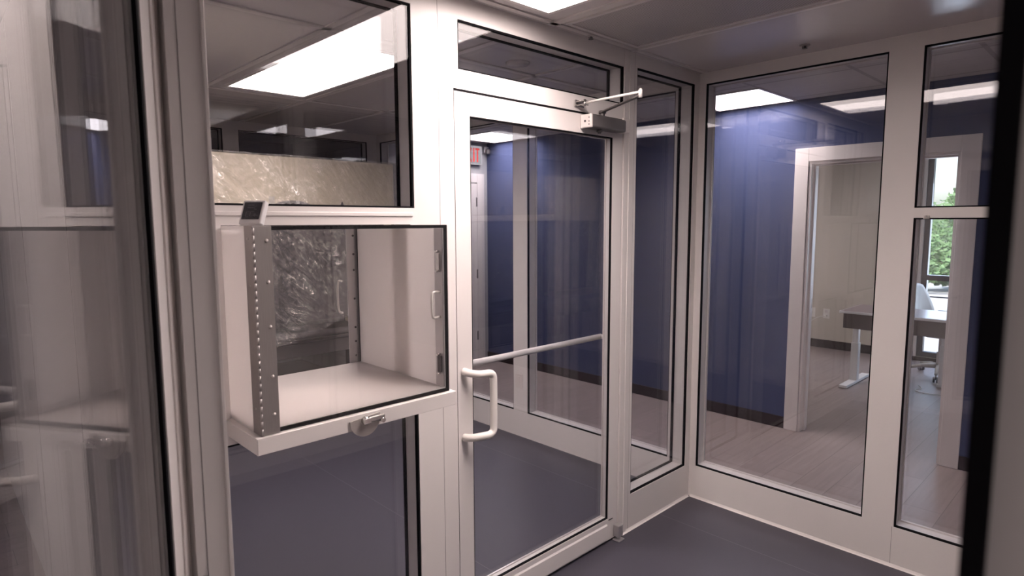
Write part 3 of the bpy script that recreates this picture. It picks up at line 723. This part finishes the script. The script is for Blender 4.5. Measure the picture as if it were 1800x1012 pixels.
desk((3.10, .245, 0), 0, 1.52, .62, 'white-edged standing desk with grey-brown top and fabric skirt in the office')
desk((3.76, -.40, 0), R(0), .62, .98, 'pale desk return behind the main office desk by the window', skirt=False, cx=.06)
# office chair
ch = thing('office_chair', 'pale shell office chair on casters by the office window', 'office chair', (4.24, -.35, 0), rz=R(-9))
for k in range(5):
    a = R(52+72*k); d = Vector((cos(a), sin(a), 0))
    s = MB(); s.tube([d*.03+Vector((0, 0, .115)), d*.15+Vector((0, 0, .11)), d*.29+Vector((0, 0, .082))], [.024, .020, .014], 10); lg = s.build('leg', 'chair', ch, local=True)
    s = MB(); c = d*.29; n = Vector((-d.y, d.x, 0))
    s.cyl(c+n*.006+Vector((0, 0, .03)), c+n*.022+Vector((0, 0, .03)), .029, seg=20); s.cyl(c-n*.006+Vector((0, 0, .03)), c-n*.022+Vector((0, 0, .03)), .029, seg=20)
    s.cyl(c+Vector((0, 0, .03)), c+Vector((0, 0, .085)), .008, seg=10); cs = s.build('caster', 'caster', lg, local=True)
s = MB(); s.cyl((0, 0, .09), (0, 0, .26), .028); s.cyl((0, 0, .26), (0, 0, .42), .016); s.bbox(-.10, .10, -.10, .10, .405, .43, .01); s.build('column', 'alu2', ch, local=True)
s = MB(); s.bbox(-.23, .23, -.26, .20, .43, .485, .022, 3); s.build('seat', 'chair', ch, local=True)
def shell():
    mb = MB(); nu, nv = 10, 12; G_ = {}
    for sd in (0, 1):
        for i in range(nu+1):
            for j in range(nv+1):
                u = -1+2*i/nu; v_ = j/nv
                w_ = .215*(1-.18*v_**3); x = u*w_; z = .47+.47*v_ - .03*u*u*v_
                y = .17+.02*v_+.12*v_*v_*.9 - .05*(u*u)*(1-.3*v_) + (.0 if sd == 0 else .028)
                G_[sd, i, j] = mb.bm.verts.new((x, y, z))
    for i in range(nu):
        for j in range(nv):
            for sd in (0, 1):
                q = mb.bm.faces.new([G_[sd, i, j], G_[sd, i+1, j], G_[sd, i+1, j+1], G_[sd, i, j+1]]); q.smooth = True
    for j in range(nv):
        for i in (0, nu): mb.bm.faces.new([G_[0, i, j], G_[0, i, j+1], G_[1, i, j+1], G_[1, i, j]])
    for i in range(nu):
        for j in (0, nv): mb.bm.faces.new([G_[0, i, j], G_[0, i+1, j], G_[1, i+1, j], G_[1, i, j]])
    return mb
shell().build('backrest', 'chair', ch, local=True)
s = MB(); s.tube(smoothpath([Vector(p) for p in ((3.72, -.30, .004), (3.60, -.36, .004), (3.52, -.30, .004), (3.42, -.38, .004), (3.5, -.6, .004), (3.7, -.7, .004))]), .004, 8)
tag(s.build('floor_cable', 'outlet', origin=(3.6, -.4, 0)), 'thin white cable lying on the office floor under the desk', 'cable')

# ------------------------------------------------------------------ wrapped safety cabinet in the chamber
CX0, CX1, CY0, CY1 = -2.20, -.352, 2.45, 3.18
cb = thing('safety_cabinet', 'wide cream cabinet with dark glass front under plastic, seen through the window', 'safety cabinet', ((CX0+CX1)/2, (CY0+CY1)/2, 0))
s = MB(); s.bbox(CX0, CX1, CY0, CY1, 1.60, 2.035, .012); hd = s.build('upper_housing', 'cabinet', cb)
s = MB(); s.bbox(CX0, CX0+.09, CY0+.05, CY1, .72, 1.60, .006); s.build('side_wall', 'cabinet', cb)
s = MB(); s.bbox(CX1-.09, CX1, CY0+.05, CY1, .72, 1.60, .006); s.build('side_wall', 'cabinet', cb)
one(CX0+.09, CX1-.09, CY1-.04, CY1, .72, 1.60).build('back_wall', 'darkgrey', cb)
s = MB(); s.prism([(CY0+.07, .86), (CY0+.076, .86), (CY0+.026, 1.60), (CY0+.02, 1.60)], 'X', CX0+.09, CX1-.09); s.build('sash', 'darkglass', cb)
s = MB(); s.bbox(CX0+.09, CX1-.09, CY0+.08, CY1-.05, .70, .72, .003); s.build('work_tray', 'darkgrey', cb)
s = MB(); s.cyl((CX0+.02, CY0+.02, .765), (CX1-.02, CY0+.02, .765), .026, seg=24); s.build('armrest', 'darkgrey', cb)
s = MB(); s.bbox(CX0, CX1, CY0+.06, CY1, .60, .70, .006); s.build('base_rail', 'darkgrey', cb)
for x in (CX0+.02, CX1-.09):
    s = MB(); s.bbox(x, x+.07, CY0+.30, CY0+.37, .03, .60, .004); s.bbox(x, x+.07, CY1-.10, CY1-.03, .03, .60, .004); s.bbox(x, x+.07, CY0+.15, CY1, .01, .05, .004); s.build('leg', 'darkgrey', cb)
# oval control badge and dark triangle on the housing
s = MB(); n_ = 24; s.prism([(-1.19+.145*cos(2*pi*i/n_), 1.685+.05*sin(2*pi*i/n_)) for i in range(n_)], 'Y', CY0-.004, CY0+.0, .001); bd = s.build('control_panel', 'alu2', hd)
s = MB()
for i in range(3): s.lathe([(0, 0), (.022, 0), (.022, -.004), (0, -.004)], (-1.235+.045*i, CY0-.004, 1.695), 'Y', 16)
s.build('button', 'darkgrey', bd)
s = MB(); s.prism([(-.85, 1.66), (-.77, 1.66), (-.81, 1.735)], 'Y', CY0-.004, CY0, .001); s.build('warning_mark', 'darkgrey', hd)
s = MB(); s.box(-1.36, -1.32, CY0-.003, CY0, 1.66, 1.76); s.build('label', 'outlet', hd)

# plastic sheet draped over the cabinet front
def sheet():
    mb = MB(); nx, nz = 210, 150; V = {}
    import mathutils
    nz_ = mathutils.noise
    for i in range(nx+1):
        for j in range(nz+1):
            u = i/nx; v_ = j/nz; x = CX0-.01+(CX1-CX0+.03)*u
            zlow = .64+.30*min(1, max(0, (u-.30)/.55))+.03*nz_.noise(Vector((x*6, 0, 3)))
            z = 2.043-(2.043-zlow)*v_
            d = .018+.030*abs(nz_.noise(Vector((x*3.2+z*2.1, z*2.6-x*1.2, 1))))+.020*abs(nz_.noise(Vector((x*9+z*7, z*2-x*2.4, 7))))+.016*abs(nz_.noise(Vector((x*11+z*9, z*5-x*5, 2))))+.006*nz_.noise(Vector((x*40, z*40, 5)))
            pm = max(0, nz_.noise(Vector((x*2.3, z*2.6, 31)))-.02)
            d += pm*.11*(.5-abs(nz_.noise(Vector((x*6.5+z*3, z*5-x*3, 41))))) + pm*.05*(.5-abs(nz_.noise(Vector((x*17, z*15, 43)))))
            d += .05*v_*v_*(1+nz_.noise(Vector((x*5, z*2, 9))))
            V[i, j] = mb.bm.verts.new((x, CY0-.004-d, z))
    for i in range(nx):
        for j in range(nz):
            q = mb.bm.faces.new((V[i, j], V[i+1, j], V[i+1, j+1], V[i, j+1])); q.smooth = True
    # over the top
    T_ = {}
    for i in range(nx+1):
        for k in range(9):
            x = CX0-.01+(CX1-CX0+.03)*i/nx
            T_[i, k] = V[i, 0] if k == 0 else mb.bm.verts.new((x, CY0-.004+k*.085, 2.046+.008*nz_.noise(Vector((x*9, k*.8, 4)))))
    for i in range(nx):
        for k in range(8): q = mb.bm.faces.new((T_[i, k], T_[i+1, k], T_[i+1, k+1], T_[i, k+1])); q.smooth = True
    # down the right side
    S_ = {}
    for j in range(nz+1):
        for k in range(7):
            z = V[nx, j].co.z
            S_[j, k] = V[nx, j] if k == 0 else mb.bm.verts.new((CX1+.022+.014*nz_.noise(Vector((k*.9, z*7, 6)))+.02*j/nz, CY0-.004+k*.10, z))
    for j in range(nz):
        for k in range(6): q = mb.bm.faces.new((S_[j, k], S_[j, k+1], S_[j+1, k+1], S_[j+1, k])); q.smooth = True
    return mb
tag(sheet().build('plastic_sheet', 'film'), 'crinkled clear plastic sheet draped over the cream safety cabinet', 'plastic sheet')

# ------------------------------------------------------------------ outdoors
struct(one(5.12, 60, -30, 40, -.30, -.12).build('floor_outdoor', 'paving', origin=(0, 0, 0)))
def tree(name, x, y, h, r, label, seed, n=5200, trunk=True, sq=1.0):
    rnd = random.Random(seed); t = thing(name, label, 'tree' if trunk else 'shrub', (x, y, -.12))
    if trunk:
        s = MB(); s.tube([(x, y, -.14), (x+.05, y, h*.25), (x, y+.05, h*.55)], [.14, .11, .06], 10)
        for k in range(5):
            a = 2*pi*k/5; s.tube([(x, y, h*.35), (x+.4*r*cos(a), y+.4*r*sin(a), h*.6)], [.05, .02], 7)
        s.build('trunk', 'bark', t)
    s = MB(); cl = [(Vector((rnd.gauss(0, .42), rnd.gauss(0, .42), rnd.gauss(0, .36*sq)))*r, r*rnd.uniform(.25, .45)) for _ in range(26)]
    cz = h-r*sq*.95 if trunk else h*.36
    for _ in range(n):
        c, rr = rnd.choice(cl); d = Vector((rnd.gauss(0, 1), rnd.gauss(0, 1), rnd.gauss(0, 1))).normalized()
        p = Vector((x, y, cz))+c+d*rr*rnd.uniform(.6, 1)
        if p.z < -.1: continue
        a = Vector((rnd.gauss(0, 1), rnd.gauss(0, 1), rnd.gauss(0, .5))).normalized(); b = a.orthogonal().normalized(); q = rnd.uniform(.05, .10)
        vs = [s.bm.verts.new(p+a*q), s.bm.verts.new(p+b*q*.55), s.bm.verts.new(p-a*q), s.bm.verts.new(p-b*q*.55)]
        s.bm.faces.new(vs)
    s.build('foliage', 'leaf', t)
tree('tree', 17.2, .95, 2.95, 1.25, 'leafy green tree outside the office window', 3, 8000)
tree('shrub', 14.6, 1.75, 1.15, .85, 'bright green shrub in front of the outdoor tree', 5, 5000, False, .6)
tree('shrub', 14.6, -.60, 1.2, .85, 'dense green shrub right of the brighter shrub outdoors', 8, 3000, False, .6)
tree('shrub', 22, 4.2, 2.4, 1.7, 'distant green shrub behind the outdoor tree', 11, 5000, False, .6)
